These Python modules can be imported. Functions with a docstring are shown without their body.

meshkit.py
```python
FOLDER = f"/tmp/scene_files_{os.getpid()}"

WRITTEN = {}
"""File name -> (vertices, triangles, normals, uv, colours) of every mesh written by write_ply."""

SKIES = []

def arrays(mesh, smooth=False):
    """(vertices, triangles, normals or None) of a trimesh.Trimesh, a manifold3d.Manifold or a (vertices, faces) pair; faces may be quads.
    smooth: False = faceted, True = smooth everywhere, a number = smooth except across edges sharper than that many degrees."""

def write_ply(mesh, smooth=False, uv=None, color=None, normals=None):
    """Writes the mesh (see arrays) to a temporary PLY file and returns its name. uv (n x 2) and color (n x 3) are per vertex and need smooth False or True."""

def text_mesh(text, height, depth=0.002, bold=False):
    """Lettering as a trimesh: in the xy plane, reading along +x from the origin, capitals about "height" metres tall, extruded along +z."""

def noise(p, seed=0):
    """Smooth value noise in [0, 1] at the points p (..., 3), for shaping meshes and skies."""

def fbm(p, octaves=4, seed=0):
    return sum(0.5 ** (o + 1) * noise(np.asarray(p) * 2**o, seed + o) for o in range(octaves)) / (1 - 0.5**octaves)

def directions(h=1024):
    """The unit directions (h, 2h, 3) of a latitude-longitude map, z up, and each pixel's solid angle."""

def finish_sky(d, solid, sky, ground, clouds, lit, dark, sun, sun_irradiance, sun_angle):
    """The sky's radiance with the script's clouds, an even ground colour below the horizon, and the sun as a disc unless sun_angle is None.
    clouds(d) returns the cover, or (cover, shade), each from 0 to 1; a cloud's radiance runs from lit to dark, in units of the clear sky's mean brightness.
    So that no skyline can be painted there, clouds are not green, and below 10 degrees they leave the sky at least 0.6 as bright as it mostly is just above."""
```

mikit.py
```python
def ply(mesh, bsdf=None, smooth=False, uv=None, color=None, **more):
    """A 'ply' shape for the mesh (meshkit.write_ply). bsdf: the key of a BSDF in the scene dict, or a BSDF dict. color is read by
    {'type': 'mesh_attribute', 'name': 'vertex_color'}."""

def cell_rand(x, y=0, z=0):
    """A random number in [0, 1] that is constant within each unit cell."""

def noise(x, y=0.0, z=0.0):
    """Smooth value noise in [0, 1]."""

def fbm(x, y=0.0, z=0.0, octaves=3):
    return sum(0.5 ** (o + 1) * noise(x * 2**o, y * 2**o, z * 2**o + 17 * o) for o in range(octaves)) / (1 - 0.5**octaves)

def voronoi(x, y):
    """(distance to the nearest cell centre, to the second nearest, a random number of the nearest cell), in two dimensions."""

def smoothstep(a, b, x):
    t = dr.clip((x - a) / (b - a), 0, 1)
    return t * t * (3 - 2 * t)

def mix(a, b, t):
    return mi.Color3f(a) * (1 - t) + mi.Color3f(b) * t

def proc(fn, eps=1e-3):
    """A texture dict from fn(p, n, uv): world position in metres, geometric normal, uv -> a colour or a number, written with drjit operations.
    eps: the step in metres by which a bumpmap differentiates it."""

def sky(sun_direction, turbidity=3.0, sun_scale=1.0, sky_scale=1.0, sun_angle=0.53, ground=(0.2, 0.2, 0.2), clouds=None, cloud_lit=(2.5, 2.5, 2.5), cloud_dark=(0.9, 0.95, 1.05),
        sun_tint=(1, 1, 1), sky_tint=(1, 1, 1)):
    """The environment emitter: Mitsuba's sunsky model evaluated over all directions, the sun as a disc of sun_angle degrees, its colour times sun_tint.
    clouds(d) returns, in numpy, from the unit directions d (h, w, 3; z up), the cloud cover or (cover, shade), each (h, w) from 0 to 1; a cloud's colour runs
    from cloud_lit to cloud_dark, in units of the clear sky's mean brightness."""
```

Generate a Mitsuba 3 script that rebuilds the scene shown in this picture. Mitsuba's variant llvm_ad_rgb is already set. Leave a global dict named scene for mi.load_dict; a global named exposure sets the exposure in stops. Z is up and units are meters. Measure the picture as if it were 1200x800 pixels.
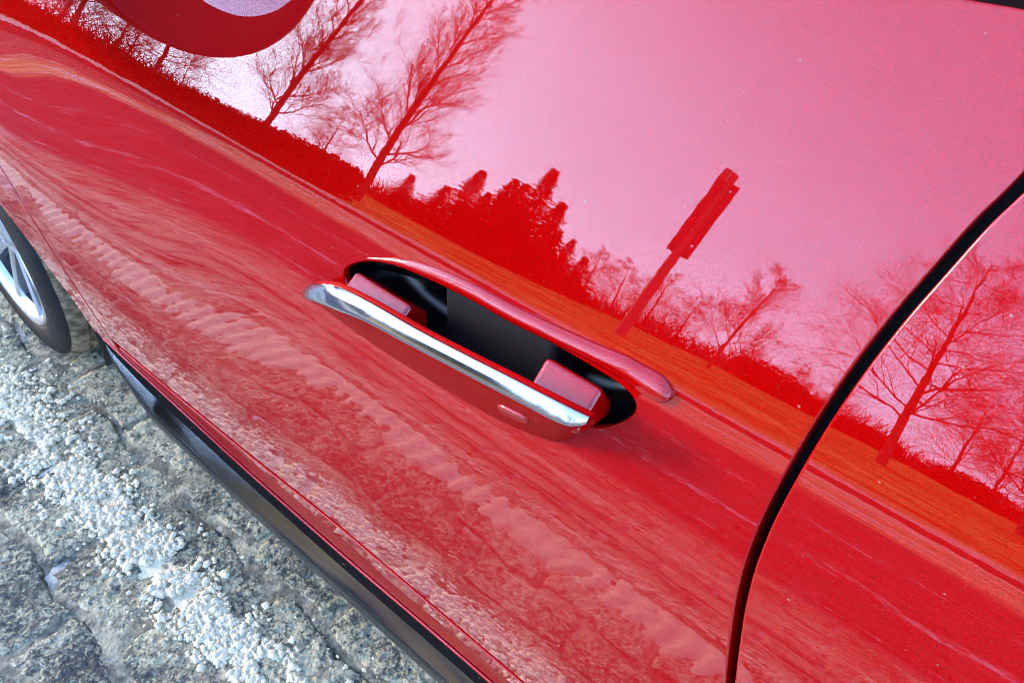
import math, random
import numpy as np, trimesh, drjit as dr, mitsuba as mi
import mikit, meshkit
from mikit import proc, noise, fbm, voronoi, smoothstep, mix, cell_rand
from scipy.interpolate import PchipInterpolator, RectBivariateSpline
import shapely, shapely.affinity, manifold3d
from shapely.geometry import Polygon, LineString, box as sbox
T = mi.ScalarTransform4f
scene, labels = {'type': 'scene'}, {}

# ------------------------------------------------------------------ camera, sky, exposure
CAM = np.array([0.2385, -0.2534, 1.1589])
FWD, UP = np.array([-0.4747, 0.59318, -0.65023]), np.array([-0.44833, 0.47279, 0.7586])
scene['camera'] = {'type': 'perspective', 'fov': 2 * math.degrees(math.atan(600 / 900)), 'fov_axis': 'x', 'near_clip': 0.02, 'far_clip': 2000.0,
                   'to_world': T().look_at(origin=CAM.tolist(), target=(CAM + FWD).tolist(), up=UP.tolist())}
SUN_AZ, SUN_EL = math.radians(-62), math.radians(15)
SUN = np.array([math.sin(SUN_AZ) * math.cos(SUN_EL), -math.cos(SUN_AZ) * math.cos(SUN_EL), math.sin(SUN_EL)])


def thin_cloud(d):
    """hazy winter sky: a milky veil that thickens towards the horizon and round the low sun"""
    c = np.clip(d @ SUN, -1, 1)
    glow = np.exp(-np.degrees(np.arccos(c)) / 22.0)
    low = np.exp(-np.maximum(d[..., 2], 0) / 0.30)
    n = meshkit.fbm(d * [2.2, 2.2, 6.0] + 3.1, 4, 5)
    return np.clip(0.06 + 0.62 * low + 0.55 * glow + 0.22 * (n - 0.5), 0, 1), np.clip(0.75 - 0.9 * glow, 0, 1)


scene['sky'] = mikit.sky(SUN.tolist(), turbidity=3.0, sun_scale=0.24, sky_scale=1.0, sun_angle=16, ground=(0.3, 0.3, 0.3), clouds=thin_cloud,
                         cloud_lit=(6.0, 7.6, 9.6), cloud_dark=(1.8, 3.2, 6.6), sun_tint=(1.0, 0.88, 0.66), sky_tint=(0.8, 1.15, 2.0))
exposure = 3.90

# ------------------------------------------------------------------ materials
def M(name, d):
    scene['mat_' + name] = {'type': 'twosided', 'bsdf': d} if d['type'] not in ('dielectric', 'thindielectric', 'principledthin') else d
    return 'mat_' + name


def rgb(*c): return {'type': 'rgb', 'value': list(c)}


def paint_color(p, n, uv):
    # metallic red: a very fine flake sparkle, and a sparse film of road dust specks
    fl = cell_rand(p.x * 1600, p.y * 1600, p.z * 1600)
    base = mix((0.315, 0.0003, 0.0005), (0.445, 0.0007, 0.0008), fl)
    d1, _, c1 = voronoi(p.x * 55 + p.y * 31, p.z * 55 + p.y * 43)
    s1 = dr.select((c1 > 0.90) & (d1 < 0.010 + 0.035 * cell_rand(c1 * 9999)), 1.0, 0.0)
    d2, _, c2 = voronoi(p.x * 160 + 7 + p.y * 90, p.z * 160 + p.y * 110)
    s2 = dr.select((c2 > 0.9) & (d2 < 0.055), 0.6, 0.0)
    film = 0.006 * smoothstep(0.75, 0.3, p.z) * fbm(p.x * 9, p.z * 14, 2.0)
    return mix(base, (0.42, 0.25, 0.22), dr.clip(0.42 * s1 + 0.3 * s2 + film, 0, 1))


def orange_peel(p, n, uv):
    return noise(p.x * 150, p.y * 150, p.z * 150) + 0.5 * noise(p.x * 330, p.y * 330, p.z * 330)


PAINT = M('paint', {'type': 'bumpmap', 'arbitrary': proc(orange_peel, eps=8e-4), 'scale': 3.2e-6,
                    'bsdf': {'type': 'plastic', 'int_ior': 1.72, 'diffuse_reflectance': proc(paint_color), 'nonlinear': False}})
PAINT_STRAP = M('paint_strap', {'type': 'roughplastic', 'alpha': 0.2, 'int_ior': 1.10, 'diffuse_reflectance': proc(paint_color), 'nonlinear': False})
CHROME = M('chrome', {'type': 'roughconductor', 'material': 'Cr', 'alpha': 0.012, 'distribution': 'ggx', 'specular_reflectance': rgb(1, 1, 1)})
GLOSS_BLACK = M('gloss_black', {'type': 'roughplastic', 'alpha': 0.06, 'int_ior': 1.36, 'diffuse_reflectance': rgb(0.004, 0.004, 0.0045)})
SATIN_BLACK = M('satin_black', {'type': 'roughplastic', 'int_ior': 1.5, 'alpha': 0.12, 'diffuse_reflectance': rgb(0.012, 0.012, 0.013)})


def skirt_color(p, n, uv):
    brown_refl = smoothstep(0.35, 0.75, fbm(p.x * 4.0, p.z * 60, 2.0)) * smoothstep(-0.50, -0.20, p.x)      # brown reflection of field and sand, painted into the skirt colour
    c = mix((0.006, 0.006, 0.007), (0.085, 0.052, 0.026), 0.85 * brown_refl)
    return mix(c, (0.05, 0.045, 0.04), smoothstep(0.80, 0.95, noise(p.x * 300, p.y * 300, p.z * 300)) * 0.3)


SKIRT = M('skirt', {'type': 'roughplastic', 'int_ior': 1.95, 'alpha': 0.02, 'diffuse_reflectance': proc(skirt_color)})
MATTE_BLACK = M('matte_black', {'type': 'roughplastic', 'int_ior': 1.45, 'alpha': 0.45, 'diffuse_reflectance': rgb(0.02, 0.02, 0.022)})
RUBBER = M('rubber', {'type': 'roughplastic', 'int_ior': 1.3, 'alpha': 0.5, 'diffuse_reflectance': proc(lambda p, n, uv: mix((0.013, 0.012, 0.012), (0.045, 0.042, 0.038), fbm(p.x * 30, p.y * 30, p.z * 30) * 0.6))})
TREAD = M('tread', {'type': 'diffuse', 'reflectance': proc(lambda p, n, uv: mix((0.12, 0.088, 0.052), (0.32, 0.24, 0.15), smoothstep(0.3, 0.75, fbm(p.x * 60, p.y * 60, p.z * 60))))})
ALLOY = M('alloy', {'type': 'principled', 'base_color': rgb(0.62, 0.66, 0.70), 'metallic': 0.85, 'roughness': 0.22, 'clearcoat': 0.6})
DARK_METAL = M('dark_metal', {'type': 'principled', 'base_color': rgb(0.06, 0.06, 0.065), 'metallic': 0.6, 'roughness': 0.4})
DISC = M('brake_disc', {'type': 'principled', 'base_color': rgb(0.35, 0.30, 0.25), 'metallic': 0.9, 'roughness': 0.35})
MIRROR = M('mirror_glass', {'type': 'conductor', 'material': 'Al'})
TINT = M('tinted_glass', {'type': 'plastic', 'int_ior': 1.6, 'diffuse_reflectance': rgb(0.01, 0.012, 0.014)})


# ------------------------------------------------------------------ helpers
def add(key, mesh, mat, label=None, category=None, group=None, kind=None, smooth=False, to_world=None):
    scene[key] = mikit.ply(mesh, mat, smooth=smooth)
    if to_world is not None: scene[key]['to_world'] = to_world
    tag(key, label, category, group, kind)
    return key


def tag(key, label=None, category=None, group=None, kind=None):
    e = {k: v for k, v in (('label', label), ('category', category), ('group', group), ('kind', kind)) if v}
    if e: labels[key] = {**labels.get(key, {}), **e}


def raw(key, v, f, n, mat):
    """a mesh with its own exact normals"""
    fn = np.cross(v[f[:, 1]] - v[f[:, 0]], v[f[:, 2]] - v[f[:, 0]])
    turn = np.einsum('ij,ij->i', fn, n[f].sum(1)) < 0
    f = np.where(turn[:, None], f[:, ::-1], f)
    path = meshkit.write_ply((v, f), normals=n)
    scene[key] = {'type': 'ply', 'filename': path, 'face_normals': False, 'bsdf': {'type': 'ref', 'id': mat}}
    return key


_count = {}
def num(name):
    k = _count.get(name, 0); _count[name] = k + 1
    return name if k == 0 else f'{name}_{k:03d}'


def grid_faces(nu, nv, flip=False):
    i = np.arange(nu * nv).reshape(nu, nv)
    a, b, c, d = i[:-1, :-1].ravel(), i[1:, :-1].ravel(), i[1:, 1:].ravel(), i[:-1, 1:].ravel()
    f = np.vstack([np.c_[a, b, c], np.c_[a, c, d]])
    return f[:, ::-1] if flip else f


def join(ms): return trimesh.util.concatenate(ms)


def tubes(segs, sides=4):
    """segs: (n, 8) rows p0 p1 r0 r1 -> open prisms"""
    s = np.asarray(segs, float); p0, p1, r0, r1 = s[:, :3], s[:, 3:6], s[:, 6:7], s[:, 7:8]
    d = p1 - p0; d /= np.linalg.norm(d, axis=1, keepdims=True) + 1e-12
    h = np.where(np.abs(d[:, 2:3]) > 0.9, [[1, 0, 0.]], [[0, 0, 1.]])
    u = np.cross(d, h); u /= np.linalg.norm(u, axis=1, keepdims=True); w = np.cross(d, u)
    V = []
    for k in range(sides):
        a = 2 * math.pi * k / sides; o = u * math.cos(a) + w * math.sin(a)
        V += [p0 + o * r0, p1 + o * r1]
    V = np.stack(V, 1); n = len(s); base = np.arange(n)[:, None] * 2 * sides; F = []
    for k in range(sides):
        a, b = 2 * k, 2 * ((k + 1) % sides)
        F += [base + [a, b, b + 1], base + [a, b + 1, a + 1]]
    return trimesh.Trimesh(V.reshape(-1, 3), np.vstack(F), process=False)


# ------------------------------------------------------------------ the body-side surface of the car
# x runs along the car (front = -x), z up, -y outwards. A section is traced by the angle q (degrees) below the horizontal at which it is
# met from a fixed axis ORG, from its slope at each angle; the front section (with the arch flare) blends into the rear one.
ORG_Y, ORG_Z, Z0 = -0.25337, 1.15889, 0.86
SEC_R = [[2,60],[12,40],[22,27],[30,17.5],[37,8],[41.5,1.5],[44,-3.2],[46,-7.5],[50,-21],[54,-37],[57,-53],[59,-61],[61,-65],[63,-68],[65,-73],[67,-83],[69,-88],[72,-89],[80,-90]]
SEC_F = [[2,60],[12,40],[22,27],[30,17.5],[37,8],[41.5,1.5],[44.2,-3.2],[46,-4.2],[51,-6.5],[53.5,-13],[56,-24],[58.6,-36],[60.5,-56],[62,-65],[64,-69],[66,-77],[68,-86],[70,-89],[80,-90]]
QG, WG = np.linspace(2, 80, 1561), np.linspace(0, 1, 11)
_a, _b = PchipInterpolator(*np.array(SEC_R).T)(QG), PchipInterpolator(*np.array(SEC_F).T)(QG)
_rows = []
for w in WG:
    ps = _a * (1 - w) + _b * w
    dl = np.tan(np.radians(QG - ps) / 2)
    l = np.concatenate([[0], np.cumsum((dl[1:] + dl[:-1]) / 2 * np.radians(np.diff(QG)))])
    l -= np.interp(np.degrees(math.atan2(ORG_Z - Z0, -ORG_Y)), QG, l)
    _rows.append(math.log(math.hypot(ORG_Z - Z0, ORG_Y)) + l)
SPL = RectBivariateSpline(WG, QG, np.array(_rows))


def wx(x):
    t = np.clip((-0.18 - np.asarray(x, float)) / 0.5, 0, 1)
    return t * t * (3 - 2 * t)


def S(x, q):
    x, q = np.broadcast_arrays(np.asarray(x, float), np.asarray(q, float))
    r, a = np.exp(SPL.ev(wx(x), q)), np.radians(q)
    return np.stack([x, ORG_Y + r * np.cos(a), ORG_Z - r * np.sin(a)], -1)


def N(x, q):
    x, q = np.asarray(x, float), np.asarray(q, float)
    n = np.cross(S(x + 1e-3, q) - S(x - 1e-3, q), S(x, q + 0.02) - S(x, q - 0.02))
    n /= np.linalg.norm(n, axis=-1, keepdims=True)
    return n * np.where(n[..., 1:2] > 0, -1, 1)


def q_at_z(x, z):
    qs = np.linspace(3, 79, 800)
    zz = S(np.full(800, x), qs)[:, 2]
    return float(np.interp(-z, -zz, qs))


def panel(key, poly, mat, dx=0.004, dq=0.22, off=0.0, roll=0.0022, deep=0.022):
    """a sheet of the body side inside the polygon poly (x, q), its rim rolled inwards"""
    K = np.array([1.0, 0.0125])   # about metres per unit, for even offsets
    metric = shapely.affinity.scale(poly, 1, K[1], origin=(0, 0)).buffer(-roll, quad_segs=4)
    inner = shapely.affinity.scale(metric, 1, 1 / K[1], origin=(0, 0))
    if inner.geom_type != 'Polygon': inner = max(inner.geoms, key=lambda g: g.area)
    x0, q0, x1, q1 = inner.bounds
    xs, qs = np.arange(x0 - 1e-6, x1 + dx, dx), np.arange(q0 - 1e-6, q1 + dq, dq)
    X, Q = np.meshgrid(xs, qs, indexing='ij'); nu, nv = X.shape
    shapely.prepare(inner)
    cells = shapely.box(X[:-1, :-1], Q[:-1, :-1], X[1:, 1:], Q[1:, 1:])
    full, touch = shapely.contains(inner, cells), shapely.intersects(inner, cells)
    idx = np.arange(nu * nv).reshape(nu, nv)
    a, b, c, d = idx[:-1, :-1][full], idx[1:, :-1][full], idx[1:, 1:][full], idx[:-1, 1:][full]
    F = [np.c_[a, c, b], np.c_[a, d, c]]
    extra, ef, base = [], [], nu * nv
    for cell in cells[touch & ~full]:
        g = shapely.intersection(inner, cell)
        for pg in getattr(g, 'geoms', [g]):
            if pg.geom_type != 'Polygon' or pg.area < 1e-9: continue
            for tri in shapely.constrained_delaunay_triangles(pg).geoms:
                t = np.array(tri.exterior.coords)[:3]
                if np.cross(t[1] - t[0], t[2] - t[0]) > 0: t = t[::-1]
                ef.append([base + len(extra) + k for k in range(3)]); extra += t.tolist()
    P2 = np.vstack([np.c_[X.ravel(), Q.ravel()]] + ([np.array(extra)] if extra else []))
    F = np.vstack(F + ([np.array(ef)] if ef else []))
    used, inv = np.unique(F, return_inverse=True); F = inv.reshape(-1, 3); P2 = P2[used]
    n = N(P2[:, 0], P2[:, 1]); v = S(P2[:, 0], P2[:, 1]) + off * n
    V, NN, FF, at = [v], [n], [F], len(v)
    for ring in [inner.exterior, *inner.interiors]:
        L = LineString(shapely.affinity.scale(ring, 1, K[1], origin=(0, 0)).coords)
        m = max(12, int(L.length / 0.003)); pts = np.array([L.interpolate(t * L.length).coords[0] for t in np.arange(m) / m]) / K
        Pn = N(pts[:, 0], pts[:, 1]); Pv = S(pts[:, 0], pts[:, 1]) + off * Pn
        tg = np.roll(Pv, -1, 0) - np.roll(Pv, 1, 0); tg /= np.linalg.norm(tg, axis=1, keepdims=True) + 1e-12
        o = np.cross(tg, Pn); o /= np.linalg.norm(o, axis=1, keepdims=True)
        # o has to point away from the panel: look at a spot just left of the ring
        for k0 in range(0, m, max(1, m // 7)):
            e = S(*(pts[k0])); 
            tq = (pts[(k0 + 1) % m] - pts[k0 - 1]) * K; nl = np.array([-tq[1], tq[0]]); nl /= np.linalg.norm(nl) + 1e-12
            pin = pts[k0] + nl * 0.001 / K
            inside = inner.contains(shapely.Point(pin))
            dirn = S(*pin) + off * N(*pin) - Pv[k0]
            if abs(np.dot(dirn, o[k0])) > 2e-4: break
        if (np.dot(dirn, o[k0]) > 0) == inside: o = -o
        rows = [(roll * math.sin(a), -roll * (1 - math.cos(a)), math.sin(a), math.cos(a)) for a in np.linspace(0, math.pi / 2, 6)] + [(roll, -deep, 1, 0)]
        for so, sn, no, nn in rows:
            V.append(Pv + o * so + Pn * sn); NN.append(o * no + Pn * nn)
        i0 = at + np.arange(m); i1 = at + np.roll(np.arange(m), -1)
        for k in range(len(rows) - 1):
            A, B, C2, D = i0 + k * m, i1 + k * m, i1 + (k + 1) * m, i0 + (k + 1) * m
            FF += [np.c_[A, B, C2], np.c_[A, C2, D]]
        at += m * len(rows)
    return raw(key, np.vstack(V), np.vstack(FF), np.vstack(NN), mat)



# ------------------------------------------------------------------ the car
DSEAM = [(-0.90, 13.9), (-0.86, 25.0), (-0.80, 45.0), (-0.74, 56.0), (-0.7037, 60.5), (-0.6786, 62.19), (-0.6553, 64.21), (-0.6405, 66.02), (-0.6335, 67.57), (-0.6310, 68.3), (-0.6290, 69.0), (-0.6280, 70.2)]
SHUT = [(0.2300, 13.3), (0.2260, 18.0), (0.2207, 22.44), (0.2149, 25.55), (0.2098, 29.2), (0.2045, 33.2), (0.2, 37.73), (0.1975, 41.46), (0.1960, 45.3), (0.1955, 48.68), (0.1967, 51.85), (0.2002, 54.71), (0.2059, 57.34), (0.2126, 59.8), (0.225, 63.5), (0.240, 66.5), (0.252, 68.6)]
DBOT = [(-0.6300, 69.30), (-0.4658, 69.10), (-0.3368, 68.85), (-0.1893, 68.50), (-0.062, 68.42), (0.0467, 68.36), (0.252, 68.3), (1.0, 68.2)]
TTOP = [(-0.6732, 69.70), (-0.5297, 69.86), (-0.3741, 70.0), (-0.2244, 69.96), (-0.0815, 69.80), (0.0105, 69.73), (0.3, 69.6), (1.0, 69.4)]
BELT = [(-0.90, 15.0), (-0.4, 14.6), (0.1671, 13.87), (0.1931, 13.5), (0.45, 12.8), (1.1, 12.0)]


def smooth(pts, n=60):
    p = np.array(pts, float); t = np.concatenate([[0], np.cumsum(np.hypot(np.diff(p[:, 0]), np.diff(p[:, 1]) / 80))])
    u = np.linspace(0, t[-1], n)
    return np.c_[PchipInterpolator(t, p[:, 0])(u), PchipInterpolator(t, p[:, 1])(u)]


def along(pts, xs): p = np.array(pts); return np.interp(xs, p[:, 0], p[:, 1])


def run(pts, x0, x1, n=30):
    xs = np.linspace(x0, x1, n); return np.c_[xs, PchipInterpolator(*np.array(pts).T, extrapolate=True)(xs)]


GAP = 0.0020
seam, shut = smooth(DSEAM), smooth(SHUT)
seam = seam[seam[:, 1] < 69.25]
shut_gap = 0.0025
bowl_ring = np.array([(-0.1099, 50.2324), (-0.1036, 49.1396), (-0.0887, 48.01), (-0.0607, 46.95), (-0.0252, 46.40), (0.0017, 46.20), (0.0276, 46.12), (0.0522, 46.10), (0.0757, 46.05), (0.0935, 46.05), (0.106, 46.25), (0.113, 46.75), (0.1148, 47.4), (0.1124, 48.1995), (0.1061, 49.2332), (0.0982, 50.0298), (0.0827, 50.7543), (0.0595, 51.2303), (0.0146, 51.8012), (-0.0284, 52.1441), (-0.0764, 51.919), (-0.1026, 51.3173)])
from scipy.interpolate import splprep, splev
tck, _ = splprep(np.vstack([bowl_ring, bowl_ring[:1]]).T * np.array([[1], [0.0125]]), s=2e-6, per=True)
bowl = np.array(splev(np.linspace(0, 1, 121)[:-1], tck)).T / [1, 0.0125]

tag('car', 'glossy red car with a chrome trimmed door handle parked on frosted paving', 'car')
door_poly = Polygon(np.vstack([run(BELT, seam[0, 0] + GAP, shut[0, 0] - shut_gap), shut[1:-1] - [shut_gap, 0], run(DBOT, seam[-1, 0] + GAP, 0.252 - shut_gap)[::-1] - [0, 0.05], (seam + [GAP, 0])[1:-1][::-1]])).buffer(0)
door_poly = door_poly.difference(Polygon(bowl))
panel('car__front_door', door_poly, PAINT, dx=0.0035, dq=0.16, roll=0.0013)
rear = Polygon(np.vstack([run(BELT, shut[0, 0] + shut_gap, 1.0), run(DBOT, 0.252 + shut_gap, 1.0)[::-1] - [0, 0.05], (shut[1:-1] + [shut_gap, 0])[::-1]])).buffer(0)
panel('car__rear_door', rear, PAINT, dx=0.006, dq=0.22, roll=0.0013)
# front fender with its wheel arch
WC = np.array([-1.363, 0.077, 0.2775])
arch = [(-0.7000, 69.7), (-0.6985, 69.03), (-0.7150, 68.12), (-0.7380, 66.92), (-0.7790, 65.6), (-0.845, 64.2), (-0.93, 62.3), (-1.03, 61.0), (-1.15, 60.1), (-1.30, 59.8), (-1.44, 60.1), (-1.56, 61.2), (-1.66, 63.4), (-1.72, 66.0), (-1.75, 69.5)]
fender = Polygon(np.vstack([run(BELT, -0.90, seam[0, 0] - GAP, 3) * 0 + [[-0.905, 17.0]] * 3, (smooth(DSEAM) - [GAP, 0])[6:], smooth(arch, 80), [(-2.05, 69.0), (-2.05, 40.0), (-1.7, 27.0), (-1.3, 20.0)]])).buffer(0)
fender = fender if fender.geom_type == 'Polygon' else max(fender.geoms, key=lambda g: g.area)
panel('car__front_fender', fender, PAINT, dx=0.008, dq=0.25, roll=0.0016)
# sill panel under the doors
xs0, xs1 = -0.627, 1.0
rocker = Polygon(np.vstack([run(DBOT, xs0, xs1, 60) + [0, 0.04], run(TTOP, xs0, xs1, 60)[::-1] - [0, 0.02]]))
panel('car__rocker_panel', rocker, PAINT, dx=0.006, dq=0.06, off=-0.001, roll=0.0014)

# black plastic skirt below the sill: upright band, a ledge that looks up, a lower lip, then tucked under
xs = np.linspace(-0.672, 1.0, 220)
tp = S(xs, PchipInterpolator(*np.array(TTOP).T)(xs)); tn = N(xs, PchipInterpolator(*np.array(TTOP).T)(xs))
rub = [(0.020, 0.003), (0.004, 0.0030), (0.0004, 0.0026), (-0.0010, 0.0010), (-0.0010, -0.004), (-0.0004, -0.018), (0.0004, -0.030), (0.004, -0.031)]
v = np.stack([tp + [0, a, b] for a, b in rub], 1)
add('car__sill_seal', trimesh.Trimesh(v.reshape(-1, 3), grid_faces(len(xs), len(rub)), process=False), M('seal', {'type': 'diffuse', 'reflectance': proc(lambda p, n, uv: mix((0.010, 0.010, 0.011), (0.12, 0.11, 0.10), smoothstep(0.86, 0.97, noise(p.x * 240, p.y * 240, p.z * 240))))}), label='dull black rubber strip below the red sill', smooth=40)
prof = [(0.020, -0.0312), (0.0012, -0.0312), (-0.0092, -0.0466), (-0.0101, -0.0486), (-0.0096, -0.0500), (-0.0076, -0.0506), (-0.0074, -0.0518), (-0.0100, -0.0548), (-0.0125, -0.0610), (-0.0130, -0.0670), (-0.0100, -0.0755), (0.002, -0.095), (0.035, -0.150), (0.05, -0.20), (0.30, -0.22)]
tap = np.clip((xs + 0.672) / 0.10, 0.0, 1)[:, None] ** 0.6
v = np.stack([tp + np.array([0, a, b]) * np.where(np.array([0, 1, 1]) > 0, 0.12 + 0.88 * tap, 1) for a, b in prof], 1)
m = trimesh.Trimesh(v.reshape(-1, 3), grid_faces(len(xs), len(prof)), process=False)
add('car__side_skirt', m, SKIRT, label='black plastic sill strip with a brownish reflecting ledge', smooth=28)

bead = np.stack([tp + tn * 0.0006 + [0, 0, 0.0036 + 0.0017 * math.sin(t)] + tn * 0.0017 * math.cos(t) for t in np.linspace(0, 2 * math.pi, 13)], 1)
add('car__sill_edge', trimesh.Trimesh(bead.reshape(-1, 3), grid_faces(len(tp), 13), process=False), PAINT, smooth=True)

# dark body behind the gaps, floor, upper body
xs = np.linspace(-0.80, 1.02, 90); qs = np.concatenate([np.linspace(13.5, 69.5, 70)])
X, Q = np.meshgrid(xs, qs, indexing='ij')
v = S(X, Q) - 0.055 * N(X, Q)
inner = trimesh.Trimesh(v.reshape(-1, 3), grid_faces(*X.shape), process=False)
fl = trimesh.creation.box((3.7, 1.5, 0.3)); fl.apply_translation((-0.1 + 0.0, 0.98, 0.42))
add('car__inner_body', join([inner, fl]), MATTE_BLACK)

# recess behind the handle
rim_v, rim_n = S(bowl[:, 0], bowl[:, 1]), N(bowl[:, 0], bowl[:, 1])
cen = rim_v.mean(0); nc = rim_n.mean(0); nc /= np.linalg.norm(nc)
levels = [(0.0006, -0.0012), (0.0002, -0.0030), (-0.0010, -0.0060), (-0.0028, -0.0150), (-0.0055, -0.0260), (-0.0110, -0.0330), (-0.0180, -0.0355), (-0.024, -0.0360)]
tg = np.roll(rim_v, -1, 0) - np.roll(rim_v, 1, 0); tg /= np.linalg.norm(tg, axis=1, keepdims=True)
outw = np.cross(tg, rim_n); outw *= np.sign((outw * (rim_v - cen)).sum(1, keepdims=True))
rows = [rim_v + outw * a + nc * b for a, b in levels]
rows.append(np.repeat((cen - nc * 0.036)[None], len(bowl), 0))
v = np.stack(rows, 0); k = len(bowl)
ii = np.arange(len(rows) * k).reshape(len(rows), k); ii = np.c_[ii, ii[:, :1]]
f = np.vstack([np.c_[ii[:-1, :-1].ravel(), ii[1:, :-1].ravel(), ii[1:, 1:].ravel()], np.c_[ii[:-1, :-1].ravel(), ii[1:, 1:].ravel(), ii[:-1, 1:].ravel()]])
add('car__door_handle__recess_bowl', trimesh.Trimesh(v.reshape(-1, 3), f, process=True), GLOSS_BLACK, label='gloss black recess behind the chrome handle', smooth=40)


def rounded_box(lo, hi, r, segs=20):
    lo, hi = np.array(lo) + r, np.array(hi) - r
    sp = manifold3d.Manifold.sphere(r, segs)
    return manifold3d.Manifold.batch_hull([sp.translate((float(x), float(y), float(z))) for x in (lo[0], hi[0]) for y in (lo[1], hi[1]) for z in (lo[2], hi[2])])


def mesh_of(man):
    q = man.to_mesh(); return trimesh.Trimesh(np.array(q.vert_properties)[:, :3], np.array(q.tri_verts), process=True)


pm = mesh_of(rounded_box((-0.029, 0.012, 0.838), (0.056, 0.040, 0.893), 0.004))
add('car__door_handle__recess_panel', pm, MATTE_BLACK, label='matt dark grey panel in the middle of the recess', smooth=40)

# pull strap with the chrome strip
HA = np.array([(-0.1353, -0.0170, 0.8398), (-0.1119, -0.0191, 0.8579), (-0.0796, -0.0197, 0.8713), (-0.0471, -0.0203, 0.8763), (-0.0104, -0.0207, 0.8785), (0.0283, -0.0199, 0.8816), (0.0635, -0.0188, 0.8846), (0.0909, -0.0182, 0.8865), (0.1041, -0.0173, 0.8862)])
HB = np.array([(-0.1373, -0.0176, 0.8311), (-0.1181, -0.0213, 0.8440), (-0.0871, -0.0234, 0.8573), (-0.0500, -0.0256, 0.8647), (-0.0120, -0.0266, 0.8689), (0.0282, -0.0265, 0.8729), (0.0640, -0.0256, 0.8761), (0.0888, -0.0249, 0.8784), (0.1043, -0.0223, 0.8802)])
HC = np.array([(-0.1377, -0.0169, 0.8290), (-0.1200, -0.0172, 0.8275), (-0.0943, -0.0168, 0.8238), (-0.0572, -0.0161, 0.8215), (-0.0188, -0.0151, 0.8215), (0.0237, -0.0138, 0.8237), (0.0561, -0.0128, 0.8297), (0.0792, -0.0112, 0.8380), (0.0985, -0.0110, 0.8700)])
HC = HC + np.array([0, 0.0050, 0.0]) * np.sin(np.linspace(0, 1, 9) * math.pi)[:, None] ** 0.5
out = np.array([0.0, -0.0092, 0.0062]) * np.array([0.1, 0.5, 0.9, 1, 1, 1, 1, 0.9, 0.75])[:, None]   # the pulled-out position
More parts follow.
